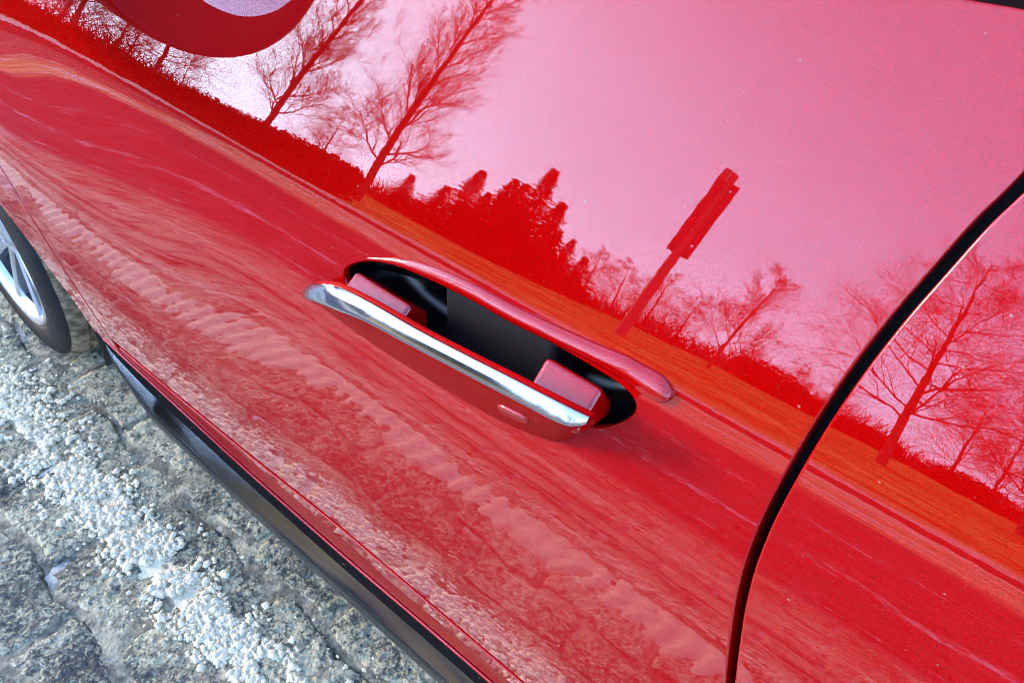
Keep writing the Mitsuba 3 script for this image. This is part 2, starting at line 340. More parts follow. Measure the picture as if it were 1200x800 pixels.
HA, HB = HA + out + [[0.0022, 0, 0]], HB + out + [[0.0022, 0, 0]]
tt = np.array([0, .11, .25, .38, .52, .67, .82, .94, 1.0])
NT = 150
def curve(P): return PchipInterpolator(tt, P)
uu = np.sin(np.linspace(0, 1, NT) * math.pi / 2) * 0.35 + np.linspace(0, 1, NT) * 0.65
cA, cB, cC = curve(HA)(uu), curve(HB)(uu), curve(HC)(uu)
cA = cB + (cA - cB) * (0.86 + 0.0 * uu)[:, None]
# chrome section: rounded crown, a long flat that looks just above the horizon, a tight lower radius
sg = np.linspace(0, 1, 61)
ang = np.radians(np.interp(sg, [0, .05, .12, .38, .44, .76, .82, .90, 1.0], [105, 72, 50, 37, 28.6, 25.6, 17, -5, -70]))
step = np.stack([np.zeros_like(ang), -np.sin(ang), -np.cos(ang)], 1)
shape = np.concatenate([[[0, 0, 0]], np.cumsum((step[1:] + step[:-1]) / 2, 0)]); shape /= np.linalg.norm(shape[-1])
size = np.linalg.norm(cA - cB, axis=1, keepdims=True) * (0.55 + 0.45 * np.clip((1 - uu) / 0.03, 0, 1)[:, None] ** 0.5) * 1.05
tipw = np.clip(uu / 0.30, 0, 1)[:, None] ** 0.7
free = cA[:, None] + size[:, None] * shape[None]
fit = free + (cB - free[:, -1])[:, None] * sg[None, :, None]
prof3 = fit * (1 - tipw[:, None]) + free * tipw[:, None]
cB = prof3[:, -1].copy()
mid, half = (cA + cB) / 2, (cA - cB) / 2
tg = np.gradient(mid, axis=0); tg /= np.linalg.norm(tg, axis=1, keepdims=True)
o = np.cross(half, tg); o /= np.linalg.norm(o, axis=1, keepdims=True); o *= np.where(o[:, 1:2] > 0, -1, 1)
pr = [prof3[:, i] for i in range(0, 61)]
back = [cB - o * 0.003, cA - o * 0.003]
loop = pr + back
v = np.stack(loop + [loop[0]], 1)
f = grid_faces(NT, len(loop) + 1)
L = len(loop) + 1
ends = []
for row in (0, NT - 1):
    c = len(v.reshape(-1, 3)) + len(ends) // 2 * 0
    ends += [(row * L, row * L + j, row * L + j + 1) for j in range(1, L - 2)]
add('car__door_handle__chrome_strip', trimesh.Trimesh(v.reshape(-1, 3), np.vstack([f, ends]), process=True), CHROME, label='bright chrome strip along the top of the handle', smooth=60)
# red face: from under the chrome down and in, a small lower radius, then the back
inn = np.array([0, 1.0, 0.0])
face = []
for s_ in np.linspace(0, 1, 26):
    bow = 4 * s_ * (1 - s_)
    face.append((cB - o * 0.0016) * (1 - s_) + cC * s_ + o * 0.0012 * bow)
low = [cC + [0, 0.0008, -0.0010], cC + [0, 0.0022, -0.0012], cC + [0, 0.004, 0.0]]
bk = [cA + [0, 0.006, -0.004], cA + [0, 0.005, -0.0008], cA - o * 0.0012 + [0, 0.0012, 0]]
loop = face + low + bk
v = np.stack(loop + [loop[0]], 1); L = len(loop) + 1
ends = [(row * L, row * L + j, row * L + j + 1) for row in (0, NT - 1) for j in range(1, L - 2)]
add('car__door_handle__pull_strap', trimesh.Trimesh(v.reshape(-1, 3), np.vstack([grid_faces(NT, L), ends]), process=True), PAINT_STRAP, label='red pull strap below the chrome strip', smooth=40)
# small oblong cover on the strap
FACE = np.stack(face, 1)


def on_face(x, s_):
    i = np.interp(x, mid[:, 0], np.arange(NT)); i0 = int(i); fr = i - i0; j = s_ * 25; j0 = min(int(j), 24); g = j - j0
    P = (FACE[i0] * (1 - fr) + FACE[min(i0 + 1, NT - 1)] * fr)
    return P[j0] * (1 - g) + P[j0 + 1] * g


cx, cs, ax, as_ = 0.0615, 0.50, 0.0108, 0.112
rr = []
for rad, up in ((1.08, -0.0006), (1.07, 0.0002), (1.02, 0.0012), (0.93, 0.0016), (0.5, 0.0017), (0.0, 0.0017)):
    ring = []
    for a in np.linspace(0, 2 * math.pi, 49)[:-1]:
        ca, sa = math.cos(a), math.sin(a); se = (abs(ca) ** 3.2 + abs(sa) ** 3.2) ** (-1 / 3.2)
        P = on_face(cx + ax * rad * ca * se, cs + as_ * rad * sa * se)
        ring.append(P + np.array([0, -0.9, -0.35]) * up)
    rr.append(ring)
v = np.array(rr); ii = np.arange(v.shape[0] * 48).reshape(-1, 48); ii = np.c_[ii, ii[:, :1]]
f = np.vstack([np.c_[ii[:-1, :-1].ravel(), ii[1:, :-1].ravel(), ii[1:, 1:].ravel()], np.c_[ii[:-1, :-1].ravel(), ii[1:, 1:].ravel(), ii[:-1, 1:].ravel()]])
add('car__door_handle__lock_cover', trimesh.Trimesh(v.reshape(-1, 3), f, process=True), PAINT, label='small oblong red cover near the end of the strap', smooth=50)
# the two arms that carry the strap


def arm(x0, x1, r, quad):
    sp = manifold3d.Manifold.sphere(r, 20)
    return mesh_of(manifold3d.Manifold.batch_hull([sp.translate((float(x), float(y), float(z))) for x in (x0 + r, x1 - r) for y, z in quad]))


add('car__door_handle__arm', arm(-0.090, -0.038, 0.0030, [(-0.019, 0.8580), (-0.015, 0.852), (-0.007, 0.8665), (-0.004, 0.861), (0.004, 0.856), (0.004, 0.848)]), PAINT, smooth=40)
add('car__door_handle__arm_001', arm(0.061, 0.0985, 0.0034, [(-0.0175, 0.8690), (-0.012, 0.866), (-0.002, 0.8825), (0.001, 0.876), (0.008, 0.868), (0.008, 0.862)]), PAINT, smooth=40)
# red lip over the recess
FU = np.array([(-0.0900, 47.75), (-0.055, 45.95), (-0.0274, 45.20), (-0.0006, 44.88), (0.0251, 44.78), (0.0555, 44.50), (0.0835, 44.15), (0.1042, 43.85), (0.1205, 43.85), (0.1270, 44.15), (0.1298, 44.55), (0.1308, 45.0)])
FL = np.array([(-0.0890, 47.95), (-0.0605, 47.00), (-0.0246, 46.50), (0.0025, 46.30), (0.0285, 46.24), (0.0587, 45.95), (0.0867, 45.70), (0.1033, 45.70), (0.1180, 46.00), (0.1262, 45.85), (0.1297, 45.50), (0.1308, 45.05)])
tq = np.array([0, .111, .222, .333, .444, .555, .666, .777, .90, .95, .98, 1.0]); uq = np.sin(np.linspace(0, math.pi / 2, 120)) ** 1.0
U, Lw = PchipInterpolator(tq, FU)(uq), PchipInterpolator(tq, FL)(uq)
hh = 0.0050 * np.clip(uq / 0.55, 0, 1) ** 0.8 * np.clip(1 - ((uq - 0.93) / 0.07).clip(0, 1) ** 2, 0, 1) ** 0.5 + 0.0003
rows = []
for s_ in np.linspace(0, 1, 22):
    P = U * (1 - s_) + Lw * s_
    b = math.sin(math.pi * min(s_ * 0.92, 1)) ** 0.62
    rows.append(S(P[:, 0], P[:, 1]) + N(P[:, 0], P[:, 1]) * (hh * b - (0.0008 if s_ < 0.03 else 0) - 0.004 * max(0, s_ - 0.93) / 0.07)[:, None])
v = np.stack(rows, 1)
add('car__door_handle__recess_lip', trimesh.Trimesh(v.reshape(-1, 3), grid_faces(120, 22), process=False), PAINT, label='raised red lip over the top of the recess', smooth=True)

# window trim, glass, mirror, upper body
xs = np.linspace(-0.95, 1.0, 120); bq = PchipInterpolator(*np.array(BELT).T, extrapolate=True)(xs)
b0 = S(xs, bq); 
v = np.stack([b0 + [0, a, b] for a, b in ((0.010, -0.012), (0.004, 0.002), (0.003, 0.005), (0.005, 0.0105), (0.010, 0.013), (0.02, 0.013))], 1)
add('car__window_trim', trimesh.Trimesh(v.reshape(-1, 3), grid_faces(120, 6), process=False), SATIN_BLACK, smooth=40)
v = np.stack([b0 + [0, 0.011, 0.008], b0 + [0, 0.10, 0.16], b0 + [0, 0.22, 0.31]], 1)
add('car__side_window', trimesh.Trimesh(v.reshape(-1, 3), grid_faces(120, 3), process=False), TINT, smooth=True)
rf = b0 + [0, 0.22, 0.31]
ys = np.linspace(0, 1, 12)
roof = np.stack([rf * [1, 1, 1] + np.array([0, 1.15 * y, 0.06 * math.sin(math.pi * y)]) for y in ys], 1)
add('car__roof', trimesh.Trimesh(roof.reshape(-1, 3), grid_faces(120, 12), process=False), PAINT, smooth=True)
# windscreen and bonnet
ws = np.stack([np.stack([np.array([-0.95 - 0.62 * s_ + 0.10 * math.sin(math.pi * y) * -1, 0.33 - 0.20 * s_ + (1.15 + 0.40 * s_) * y, 1.385 - 0.40 * s_ + 0.05 * math.sin(math.pi * y)]) for y in ys]) for s_ in np.linspace(0, 1, 8)], 0)
add('car__windscreen', trimesh.Trimesh(ws.reshape(-1, 3), grid_faces(8, 12), process=False), TINT, smooth=True)
bn = []
for x in np.linspace(-0.9, -2.05, 14):
    q = np.interp(-x, [0.9, 1.3, 1.7, 2.05], [17.0, 20.0, 27.0, 40.0]); e = S(x, q)
    bn.append([e + [0, 0.003 + (1.68 - 2 * (e[1] - 0.07)) * y, 0.05 * math.sin(math.pi * y)] for y in ys])
bn = np.array(bn)
add('car__bonnet', trimesh.Trimesh(bn.reshape(-1, 3), grid_faces(14, 12), process=False), PAINT, smooth=True)
hood = Polygon([(0.06, 0.985), (0.02, 0.955), (-0.04, 0.944), (-0.10, 0.953), (-0.135, 0.972), (-0.168, 1.002), (-0.188, 1.045), (-0.194, 1.085), (-0.19, 1.128), (-0.172, 1.147), (-0.02, 1.150), (0.01, 1.12), (0.03, 1.07), (0.07, 1.05)]).buffer(-0.02).buffer(0.02, quad_segs=12).buffer(0.02).buffer(-0.02, quad_segs=12)
ring = np.array([LineString(hood.exterior.coords).interpolate(t, normalized=True).coords[0] for t in np.linspace(0, 1, 81)[:-1]])
from scipy.ndimage import gaussian_filter1d
ring = gaussian_filter1d(ring, 2.6, axis=0, mode='wrap')
c = np.array(hood.centroid.coords[0])
rows = [np.c_[np.full(80, -0.500 - dx_), c + (ring - c) * sc] for dx_, sc in ((0.004, 0.88), (0.001, 0.93), (0.0, 0.965), (0.003, 0.99), (0.010, 1.0), (0.05, 0.97), (0.09, 0.86), (0.115, 0.66), (0.128, 0.35), (0.13, 0.0))]
v = np.stack(rows); ii = np.arange(v.shape[0] * 80).reshape(-1, 80); ii = np.c_[ii, ii[:, :1]]
f = np.vstack([np.c_[ii[:-1, :-1].ravel(), ii[1:, :-1].ravel(), ii[1:, 1:].ravel()], np.c_[ii[:-1, :-1].ravel(), ii[1:, 1:].ravel(), ii[:-1, 1:].ravel()]])
capf = trimesh.creation.triangulate_polygon(Polygon(rows[0][:, 1:]), engine='earcut')
face_cap = trimesh.Trimesh(np.c_[np.full(len(capf[0]), -0.504), capf[0]], capf[1])
add('car__side_mirror__housing', join([trimesh.Trimesh(v.reshape(-1, 3), f, process=True), face_cap]), M('mirror_housing', {'type': 'roughplastic', 'alpha': 0.3, 'int_ior': 1.4, 'diffuse_reflectance': rgb(0.006, 0.006, 0.006)}), smooth=35)
gl = Polygon([(-0.03, 1.022), (-0.075, 1.008), (-0.120, 1.020), (-0.150, 1.046), (-0.166, 1.080), (-0.164, 1.122), (-0.03, 1.128)]).buffer(-0.015).buffer(0.015, quad_segs=10)
gl = Polygon(gaussian_filter1d(np.array([gl.exterior.interpolate(t, normalized=True).coords[0] for t in np.linspace(0, 1, 81)[:-1]]), 2.2, axis=0, mode='wrap'))
gm = trimesh.creation.extrude_polygon(gl, 0.002, engine='earcut')
gm.vertices = np.c_[-0.5035 + gm.vertices[:, 2], gm.vertices[:, 0], gm.vertices[:, 1]]
add('car__side_mirror__glass', gm, MIRROR)

# front wheel
wd = math.radians(-1.6); WS = 0.842
WN = np.array([math.sin(wd), -math.cos(wd), 0]); WU = np.array([math.cos(wd), math.sin(wd), 0.0])
WM = np.eye(4); WM[:3, 0], WM[:3, 1], WM[:3, 2], WM[:3, 3] = WU * WS, np.cross(WN, WU) * WS, WN * WS, WC
WT = T(WM.tolist())


def revolve(prof, n=96):
    """profile of (radius, axial) about +z"""
    p = np.array(prof, float); a = np.linspace(0, 2 * math.pi, n + 1)
    v = np.stack([np.stack([p[:, 0] * math.cos(t), p[:, 0] * math.sin(t), p[:, 1]], 1) for t in a])
    return trimesh.Trimesh(v.reshape(-1, 3), grid_faces(n + 1, len(p)), process=True)


tyre = revolve([(0.222, -0.012), (0.228, 0.000), (0.240, 0.007), (0.262, 0.010), (0.285, 0.0085), (0.303, 0.002), (0.312, -0.006), (0.314, -0.012)], 140)
add('car__front_wheel__tyre_wall', tyre, RUBBER, smooth=40, to_world=WT)
tread_prof = [(0.3135, -0.010), (0.3215, -0.018), (0.3265, -0.030), (0.3290, -0.045)] + [(0.330, -z) for z in np.linspace(0.05, 0.20, 46)] + [(0.327, -0.215), (0.31, -0.232), (0.25, -0.235)]
nt = 900; P = np.array(tread_prof); a = np.linspace(0, 2 * math.pi, nt + 1)
dep = np.zeros((nt + 1, len(P)))
for j, (r_, z_) in enumerate(P):
    k = int((-z_ - 0.012) / 0.036)
    ph = (a * 74 / (2 * math.pi) + 0.37 * k + 6.0 * z_) % 1
    cut = np.where((ph < 0.13), 0.0065, 0.0)
    if z_ < -0.045 and ((-z_ - 0.05) % 0.036) < 0.007: cut = np.full(nt + 1, 0.0075)
    dep[:, j] = cut if z_ < -0.011 and z_ > -0.215 else 0
v = np.stack([(P[None, :, 0] - dep) * np.cos(a)[:, None], (P[None, :, 0] - dep) * np.sin(a)[:, None], np.repeat(P[None, :, 1], nt + 1, 0)], -1)
add('car__front_wheel__tread', trimesh.Trimesh(v.reshape(-1, 3), grid_faces(nt + 1, len(P)), process=False), TREAD, label='tyre tread dusted pale brown with road salt', to_world=WT)
rim = revolve([(0.229, -0.004), (0.230, 0.003), (0.226, 0.006), (0.220, 0.004), (0.212, -0.004), (0.206, -0.012), (0.203, -0.02)], 120)
add('car__front_wheel__rim', rim, ALLOY, smooth=40, to_world=WT)
add('car__front_wheel__barrel', revolve([(0.204, -0.019), (0.198, -0.10), (0.20, -0.2)], 96), DARK_METAL, smooth=40, to_world=WT)
for i in range(5):
    for sgn in (-1, 1):
        pts = []
        for r_, w_, z_, t_ in ((0.045, 0.013, -0.028, 0.03), (0.10, 0.010, -0.020, 0.03), (0.16, 0.0095, -0.012, 0.03), (0.210, 0.012, -0.006, 0.03)):
            ang = 2 * math.pi * i / 5 + 0.38 + sgn * (0.30 - 0.75 * (0.21 - r_) * 0.5 if r_ > 0.06 else 0.22)
            cx_, cy_ = r_ * math.cos(ang), r_ * math.sin(ang); nx, ny = -math.sin(ang), math.cos(ang)
            pts.append([(cx_ - nx * w_, cy_ - ny * w_, z_ - t_), (cx_ - nx * w_, cy_ - ny * w_, z_ - 0.004), (cx_ - nx * w_ * .6, cy_ - ny * w_ * .6, z_), (cx_ + nx * w_ * .6, cy_ + ny * w_ * .6, z_), (cx_ + nx * w_, cy_ + ny * w_, z_ - 0.004), (cx_ + nx * w_, cy_ + ny * w_, z_ - t_)])
        v = np.array(pts); add(num('car__front_wheel__spoke'), trimesh.Trimesh(v.reshape(-1, 3), grid_faces(4, 6), process=False), ALLOY, smooth=35, to_world=WT)
add('car__front_wheel__hub', revolve([(0.0, -0.018), (0.028, -0.018), (0.034, -0.022), (0.055, -0.03), (0.06, -0.06)], 48), ALLOY, smooth=35, to_world=WT)
add('car__front_wheel__brake_disc', revolve([(0.06, -0.082), (0.165, -0.082), (0.165, -0.105), (0.06, -0.105)], 72), DISC, smooth=35, to_world=WT)
wl = revolve([(0.40, 0.03), (0.41, -0.05), (0.41, -0.30), (0.0, -0.30)], 48)
wl = trimesh.Trimesh(wl.vertices, wl.faces[[i for i, t in enumerate(wl.triangles_center) if t[1] > -0.12]])
add('car__wheel_liner', wl, MATTE_BLACK, to_world=T().translate([WC[0], WC[1] + 0.03, WC[2]]) @ T().rotate([1, 0, 0], 90))


# ------------------------------------------------------------------ the ground
PX, PY = 0.21, 0.12          # paving stones: pitch along and across the car


def zigzag(x): return 0.009 * (np.abs(((x / PX) % 1) * 2 - 1) * 2 - 1)


def drz(x): 
    u = x / PX - dr.floor(x / PX); return 0.009 * (dr.abs(u * 2 - 1) * 2 - 1)


def frost(p, f1):
    return fbm(p.x * f1, p.y * f1, p.z * f1 + 3.0)


def bands(y):
    """where snow has been left along the street: 1 in the middle of a strip"""
    b = lambda c, w: dr.exp(-dr.square((y - c) / w))
    return b(-0.41, 0.09) + 0.9 * b(-1.0, 0.07) + 0.75 * b(-0.70, 0.05) + 0.45 * b(-2.3, 0.22) + 0.30 * b(-1.55, 0.1) + 0.35 * b(-3.9, 0.35)


def stone_color(p, n, uv):
    a = fbm(p.x * 150, p.y * 150, 1.0); b = fbm(p.x * 55, p.y * 55, 4.0); c = noise(p.x * 420, p.y * 420, 2.0); w = fbm(p.x * 9, p.y * 9, 7.0)
    k = dr.clip(0.62 * a + 0.30 * b + 0.35 * c - 0.12 + 0.45 * (w - 0.5), 0, 1)
    worn = dr.exp(-dr.square((p.y + 0.215 + 0.03 * (w - 0.5)) / 0.075))      # a wheel track with the frost worn off
    st = lambda c, h: dr.exp(-dr.square((p.y - c + 0.02 * (fbm(p.x * 2.0, c * 50, 1.0) - 0.5)) / h))
    k = k - 0.17 * worn + 0.24 * (st(-0.57, 0.022) + st(-0.72, 0.035) + st(-0.86, 0.018)) - 0.12 * (st(-0.64, 0.03) + st(-0.80, 0.03))
    col = mix((0.092, 0.092, 0.078), (0.50, 0.455, 0.285), smoothstep(0.21, 0.70, k)) * (0.78 + 0.44 * w)
    return mix(col, (0.22, 0.17, 0.12), 0.5 * smoothstep(0.66, 0.80, fbm(p.x * 35 + 9, p.y * 35, 5.0)))


STONE = M('paving_stone', {'type': 'bumpmap', 'arbitrary': proc(lambda p, n, uv: fbm(p.x * 260, p.y * 260, p.z * 260), eps=8e-4), 'scale': 0.0035,
                           'bsdf': {'type': 'diffuse', 'reflectance': proc(stone_color)}})


def street_color(p, n, uv):
    # icy joints near the car; further out the same paving under patchy ice and trodden snow
    near = mix((0.24, 0.23, 0.19), (0.55, 0.52, 0.43), smoothstep(0.3, 0.7, 0.6 * fbm(p.x * 40, p.y * 40) + 0.4 * fbm(p.x * 200, p.y * 200)))
    near = mix(near, (0.20, 0.155, 0.10), 0.7 * smoothstep(0.67, 0.76, fbm(p.x * 22, p.y * 22, 8.0)))
    yy = p.y - 0.06 - drz(p.x); v = dr.abs(yy / PY - dr.floor(yy / PY) - 0.5); row = dr.floor(yy / PY)
    xx = p.x / PX + 0.5 * row; u = dr.abs(xx - dr.floor(xx) - 0.5)
    joint = dr.maximum(smoothstep(0.40, 0.46, v), smoothstep(0.45, 0.48, u))
    k = fbm(p.x * 3, p.y * 9, 2.0); g = fbm(p.x * 30, p.y * 30, 2.0)
    far = mix((0.045, 0.048, 0.052), (0.135, 0.135, 0.135), 0.55 * g + 0.45 * cell_rand(dr.floor(xx), row))
    far = mix(far, (0.02, 0.022, 0.025), 0.65 * joint * smoothstep(0.7, 0.3, k))
    snow = smoothstep(0.50, 0.72, 0.5 * bands(p.y) + 0.34 * fbm(p.x * 6, p.y * 18, 6.0) + 0.30 * fbm(p.x * 40, p.y * 40, 1.0))
    far = mix(far, (0.70, 0.72, 0.74), snow)
    ye = p.y + 0.9 * (fbm(p.x * 0.9, p.y * 2.2, 3.0) - 0.5)
    sand = smoothstep(-5.9, -7.0, ye) * (1 - 0.85 * smoothstep(-12.5, -14.5, p.x) * smoothstep(-7.6, -8.2, ye))
    far = mix(far, mix((0.55, 0.34, 0.12), (0.90, 0.66, 0.30), smoothstep(0.3, 0.7, fbm(p.x * 2, p.y * 11))), 0.95 * sand)
    far = mix(far, (0.92, 0.84, 0.70), 0.8 * sand * smoothstep(0.52, 0.66, fbm(p.x * 0.8 + 3, p.y * 7.0, 4.0)))
    return mix(near, far, smoothstep(-1.25, -1.5, p.y) )


STREET = M('street', {'type': 'bumpmap', 'arbitrary': proc(lambda p, n, uv: fbm(p.x * 35, p.y * 35), eps=2e-3), 'scale': 0.006,
                      'bsdf': {'type': 'diffuse', 'reflectance': proc(street_color)}})
SNOW = M('snow', {'type': 'bumpmap', 'arbitrary': proc(lambda p, n, uv: fbm(p.x * 300, p.y * 300, p.z * 300), eps=6e-4), 'scale': 0.002,
                  'bsdf': {'type': 'diffuse', 'reflectance': proc(lambda p, n, uv: mix((0.66, 0.585, 0.39), (0.87, 0.78, 0.53), fbm(p.x * 60, p.y * 60, p.z * 60)))}})


def field_color(p, n, uv):
    g = fbm(p.x * 0.35, p.y * 0.9, 1.0); h = fbm(p.x * 3.0, p.y * 9.0, 5.0)
    c = mix((0.22, 0.09, 0.012), (0.95, 0.56, 0.12), smoothstep(0.25, 0.75, 0.45 * g + 0.55 * h))
    c = mix(c, (0.16, 0.07, 0.015), 0.7 * smoothstep(0.55, 0.75, fbm(p.x * 0.9 + 5, p.y * 2.6, 9.0)))
    return mix(c, (0.66, 0.42, 0.14), smoothstep(-13.4, -12.6, p.y))


FIELD = M('field', {'type': 'diffuse', 'reflectance': proc(field_color)})
KERB = M('kerb', {'type': 'diffuse', 'reflectance': proc(lambda p, n, uv: mix(mix((0.05, 0.045, 0.04), (0.10, 0.09, 0.08), fbm(p.x * 8, p.y * 20, p.z * 20)), (0.82, 0.80, 0.76), smoothstep(0.5, 0.9, n.z)))})


def bank(x, y):
    """the grass beyond the kerb rises gently to the wood edge, a little more to the right"""
    x, y = np.asarray(x, float), np.asarray(y, float)
    t = np.clip((-y - 12.0) / 46, 0, 1); az = np.degrees(np.arctan2(x, -np.minimum(y, -1)))
    k = 1.3 + 2.0 * np.clip((az + 36) / 22, 0, 1) - 0.9 * np.clip((-az - 44) / 10, 0, 1)
    return 0.10 + k * t * (1 - 0.25 * t) + 0.25 * (meshkit.fbm(np.stack([x / 14, y / 9, x * 0], -1), 3, 3) - 0.45) * np.clip((-y - 12) / 15, 0, 1)


# one ground sheet out to the horizon, gently uneven beyond the kerb
gx = np.sign(np.linspace(-1, 1, 241)) * np.abs(np.linspace(-1, 1, 241)) ** 3 * 700
gy = np.concatenate([np.linspace(-700, -130, 20), np.linspace(-120, -10.75, 120), [-10.7], np.linspace(11, 60, 20), np.linspace(70, 700, 20)])
X, Y = np.meshgrid(gx, gy, indexing='ij')
Zg = np.where(Y < -10.72, bank(X, Y), -0.06)
Zg = np.where(Y > 10.9, -0.06 - 0.0 * Y, Zg)
add('ground', trimesh.Trimesh(np.stack([X, Y, Zg], -1).reshape(-1, 3), grid_faces(*X.shape), process=False), FIELD, kind='structure', label='dry tan grass field beyond the street', smooth=True)
st = trimesh.Trimesh([(-140, -10.52, -0.0062), (140, -10.52, -0.0062), (140, 10.9, -0.0062), (-140, 10.9, -0.0062)], [(0, 1, 2), (0, 2, 3)])
add('street', st, STREET, kind='structure', label='wide street paved with stones under patchy ice and snow')
# kerb stones along the far side of the street
tag('kerb', 'low grey kerb along the edge of the dry grass', kind='structure')
rng = np.random.default_rng(5)
for i, x in enumerate(np.arange(-34, 14, 1.0)):
    b = trimesh.creation.box((0.985, 0.16, 0.30)); b.apply_translation((x + 0.5, -10.60 + rng.normal() * 0.004, -0.02 + rng.normal() * 0.004))
    add(num('kerb__stone'), b, KERB)
b1 = trimesh.creation.box((100, 0.158, 0.298)); b1.apply_translation((-84.2, -10.60, -0.02)); b2 = trimesh.creation.box((100, 0.158, 0.298)); b2.apply_translation((64.2, -10.60, -0.02))
add('kerb__far_run', join([b1, b2]), KERB, kind='stuff')

# paving stones beside the car, each a crusted block of its own
tag('pavement', 'frosted wavy edged paving stones with ice filled joints beside the car', kind='structure')


def stone(cx, cy, step, seed):
    r = np.random.default_rng(seed)
    nu, nv = max(6, int(PX / step)), max(5, int(PY / step))
    gx_, gy_ = 0.0022 + r.uniform(0, 0.003), 0.0025 + r.uniform(0, 0.0045)
    u, v = np.meshgrid(np.linspace(-1, 1, nu), np.linspace(-1, 1, nv), indexing='ij')
    x = cx + u * (PX / 2 - gx_); y = cy + zigzag(x) + v * (PY / 2 - gy_)
    # ragged edge
    P = np.stack([x, y, x * 0], -1)
    e = meshkit.fbm(P * 70, 3, 11) - 0.5
    x = x + e * 0.010 * np.abs(u) ** 3; y = y + (meshkit.fbm(P * 70 + 31, 3, 12) - 0.5) * 0.012 * np.abs(v) ** 3
    ed = np.minimum((1 - np.abs(u)) * (PX / 2), (1 - np.abs(v)) * (PY / 2))
    P = np.stack([x, y, x * 0], -1)
    grain = meshkit.noise(P * 170, 2) * 0.5 + meshkit.noise(P * 340, 3) * 0.35 + meshkit.noise(P * 75, 4) * 0.55
    z = 0.0035 * (grain - 0.6) * 1.5 - 0.0065 * np.exp(-ed / 0.0050) + 0.003 * (meshkit.fbm(P * 12, 2, 8) - 0.5) + r.normal() * 0.0012
    z[[0, -1], :] = -0.02; z[:, [0, -1]] = -0.02
    return trimesh.Trimesh(np.stack([x, y, z], -1).reshape(-1, 3), grid_faces(nu, nv), process=False)


k = 0
for j in range(1, -12, -1):
    cy = 0.12 * j
    xlo, xhi = (-1.95, 0.25) if j > -4 else (-3.0, 0.6)
    for i in range(int(math.floor(xlo / PX)), int(math.ceil(xhi / PX)) + 1):
        cx = PX * (i + 0.5 * (j % 2) + 0.25)
        near = cy > -0.45 and -1.8 < cx < 0.0
        add(num('pavement__stone'), stone(cx, cy, 0.0034 if near else 0.0065, 1000 + k), STONE, smooth=True if near else 60); k += 1


# ice and trodden frost that fills the joints and laps over the stones here and there
gx_, gy_ = np.meshgrid(np.arange(-1.95, 0.12, 0.004), np.arange(-0.5, 0.2, 0.004), indexing='ij'); P = np.stack([gx_, gy_, gx_ * 0], -1)
zi = -0.0094 + 0.0122 * meshkit.fbm(P * 13, 3, 21) + 0.0022 * (meshkit.fbm(P * 90, 3, 22) - 0.5)
add('pavement__joint_ice', trimesh.Trimesh(np.stack([gx_, gy_, zi], -1).reshape(-1, 3), grid_faces(*gx_.shape), process=False),
    M('joint_ice', {'type': 'bumpmap', 'arbitrary': proc(lambda p, n, uv: fbm(p.x * 240, p.y * 240, p.z * 240), eps=8e-4), 'scale': 0.003,
                    'bsdf': {'type': 'diffuse', 'reflectance': proc(lambda p, n, uv: mix(mix((0.135, 0.128, 0.10), (0.46, 0.415, 0.27), smoothstep(0.28, 0.72, 0.6 * fbm(p.x * 45, p.y * 45, 2.0) + 0.4 * fbm(p.x * 170, p.y * 170, 5.0))), (0.20, 0.155, 0.10), 0.6 * smoothstep(0.68, 0.77, fbm(p.x * 22, p.y * 22, 8.0))))}}), kind='stuff', smooth=True)


def snow_strip(key, yc, wid, x0, x1, n, rmax, label, seed):
    r = np.random.default_rng(seed)
    xs = r.uniform(x0, x1, n); edge = 1 + 0.5 * (meshkit.fbm(np.c_[xs * 3, xs * 0, xs * 0 + seed], 3, seed) - 0.5) * 2
    off = (meshkit.fbm(np.c_[xs * 1.7, xs * 0 + 5, xs * 0 + seed], 2, seed + 1) - 0.5) * wid * 0.8
    wide = r.random(n) < 0.22
    ys = yc + off + r.normal(0, 0.48, n) * wid * edge * np.where(wide, 1.9, 1.0)
    keep = meshkit.fbm(np.c_[xs * 26, ys * 26, xs * 0], 3, seed + 2) > 0.42
    xs, ys = xs[keep], ys[keep]; n = len(xs)
    rad = rmax * (0.16 + 0.95 * r.random(n) ** 4.5) * np.where(wide[keep], 0.5, 1.0)
    ico = trimesh.creation.icosphere(subdivisions=1); iv, if_ = ico.vertices, ico.faces; m_ = len(iv)
    sc = r.uniform(0.65, 1.45, (n, 1, 3)) * [1, 1, 0.6]
    V = iv[None] * sc * rad[:, None, None] * (1 + 0.2 * r.normal(size=(n, m_, 1)))
    V += np.stack([xs, ys, rad * 0.12 + 0.001], 1)[:, None]
    F = (if_[None] + (np.arange(n) * m_)[:, None, None]).reshape(-1, 3)
    # the packed layer under the crumbs
    gx_, gy_ = np.meshgrid(np.arange(x0, x1, 0.004), np.arange(yc - 2.4 * wid, yc + 2.4 * wid, 0.004), indexing='ij'); P = np.stack([gx_, gy_, gx_ * 0], -1)
    of = (meshkit.fbm(np.stack([gx_ * 1.7, gx_ * 0 + 5, gx_ * 0 + seed], -1), 2, seed + 1) - 0.5) * wid * 0.8
    env = np.exp(-((gy_ - yc - of) / (1.15 * wid)) ** 2)
    hz_ = -0.0105 + 0.0145 * env * (0.35 + 0.65 * meshkit.fbm(P * 26, 3, seed + 2)) + 0.0035 * meshkit.fbm(P * 110, 3, seed + 4) * env
    base = trimesh.Trimesh(np.stack([gx_, gy_, hz_], -1).reshape(-1, 3), grid_faces(*gx_.shape), process=False)
    add(key, join([base, trimesh.Trimesh(V.reshape(-1, 3), F, process=False)]), SNOW, label=label, kind='stuff', smooth=True)


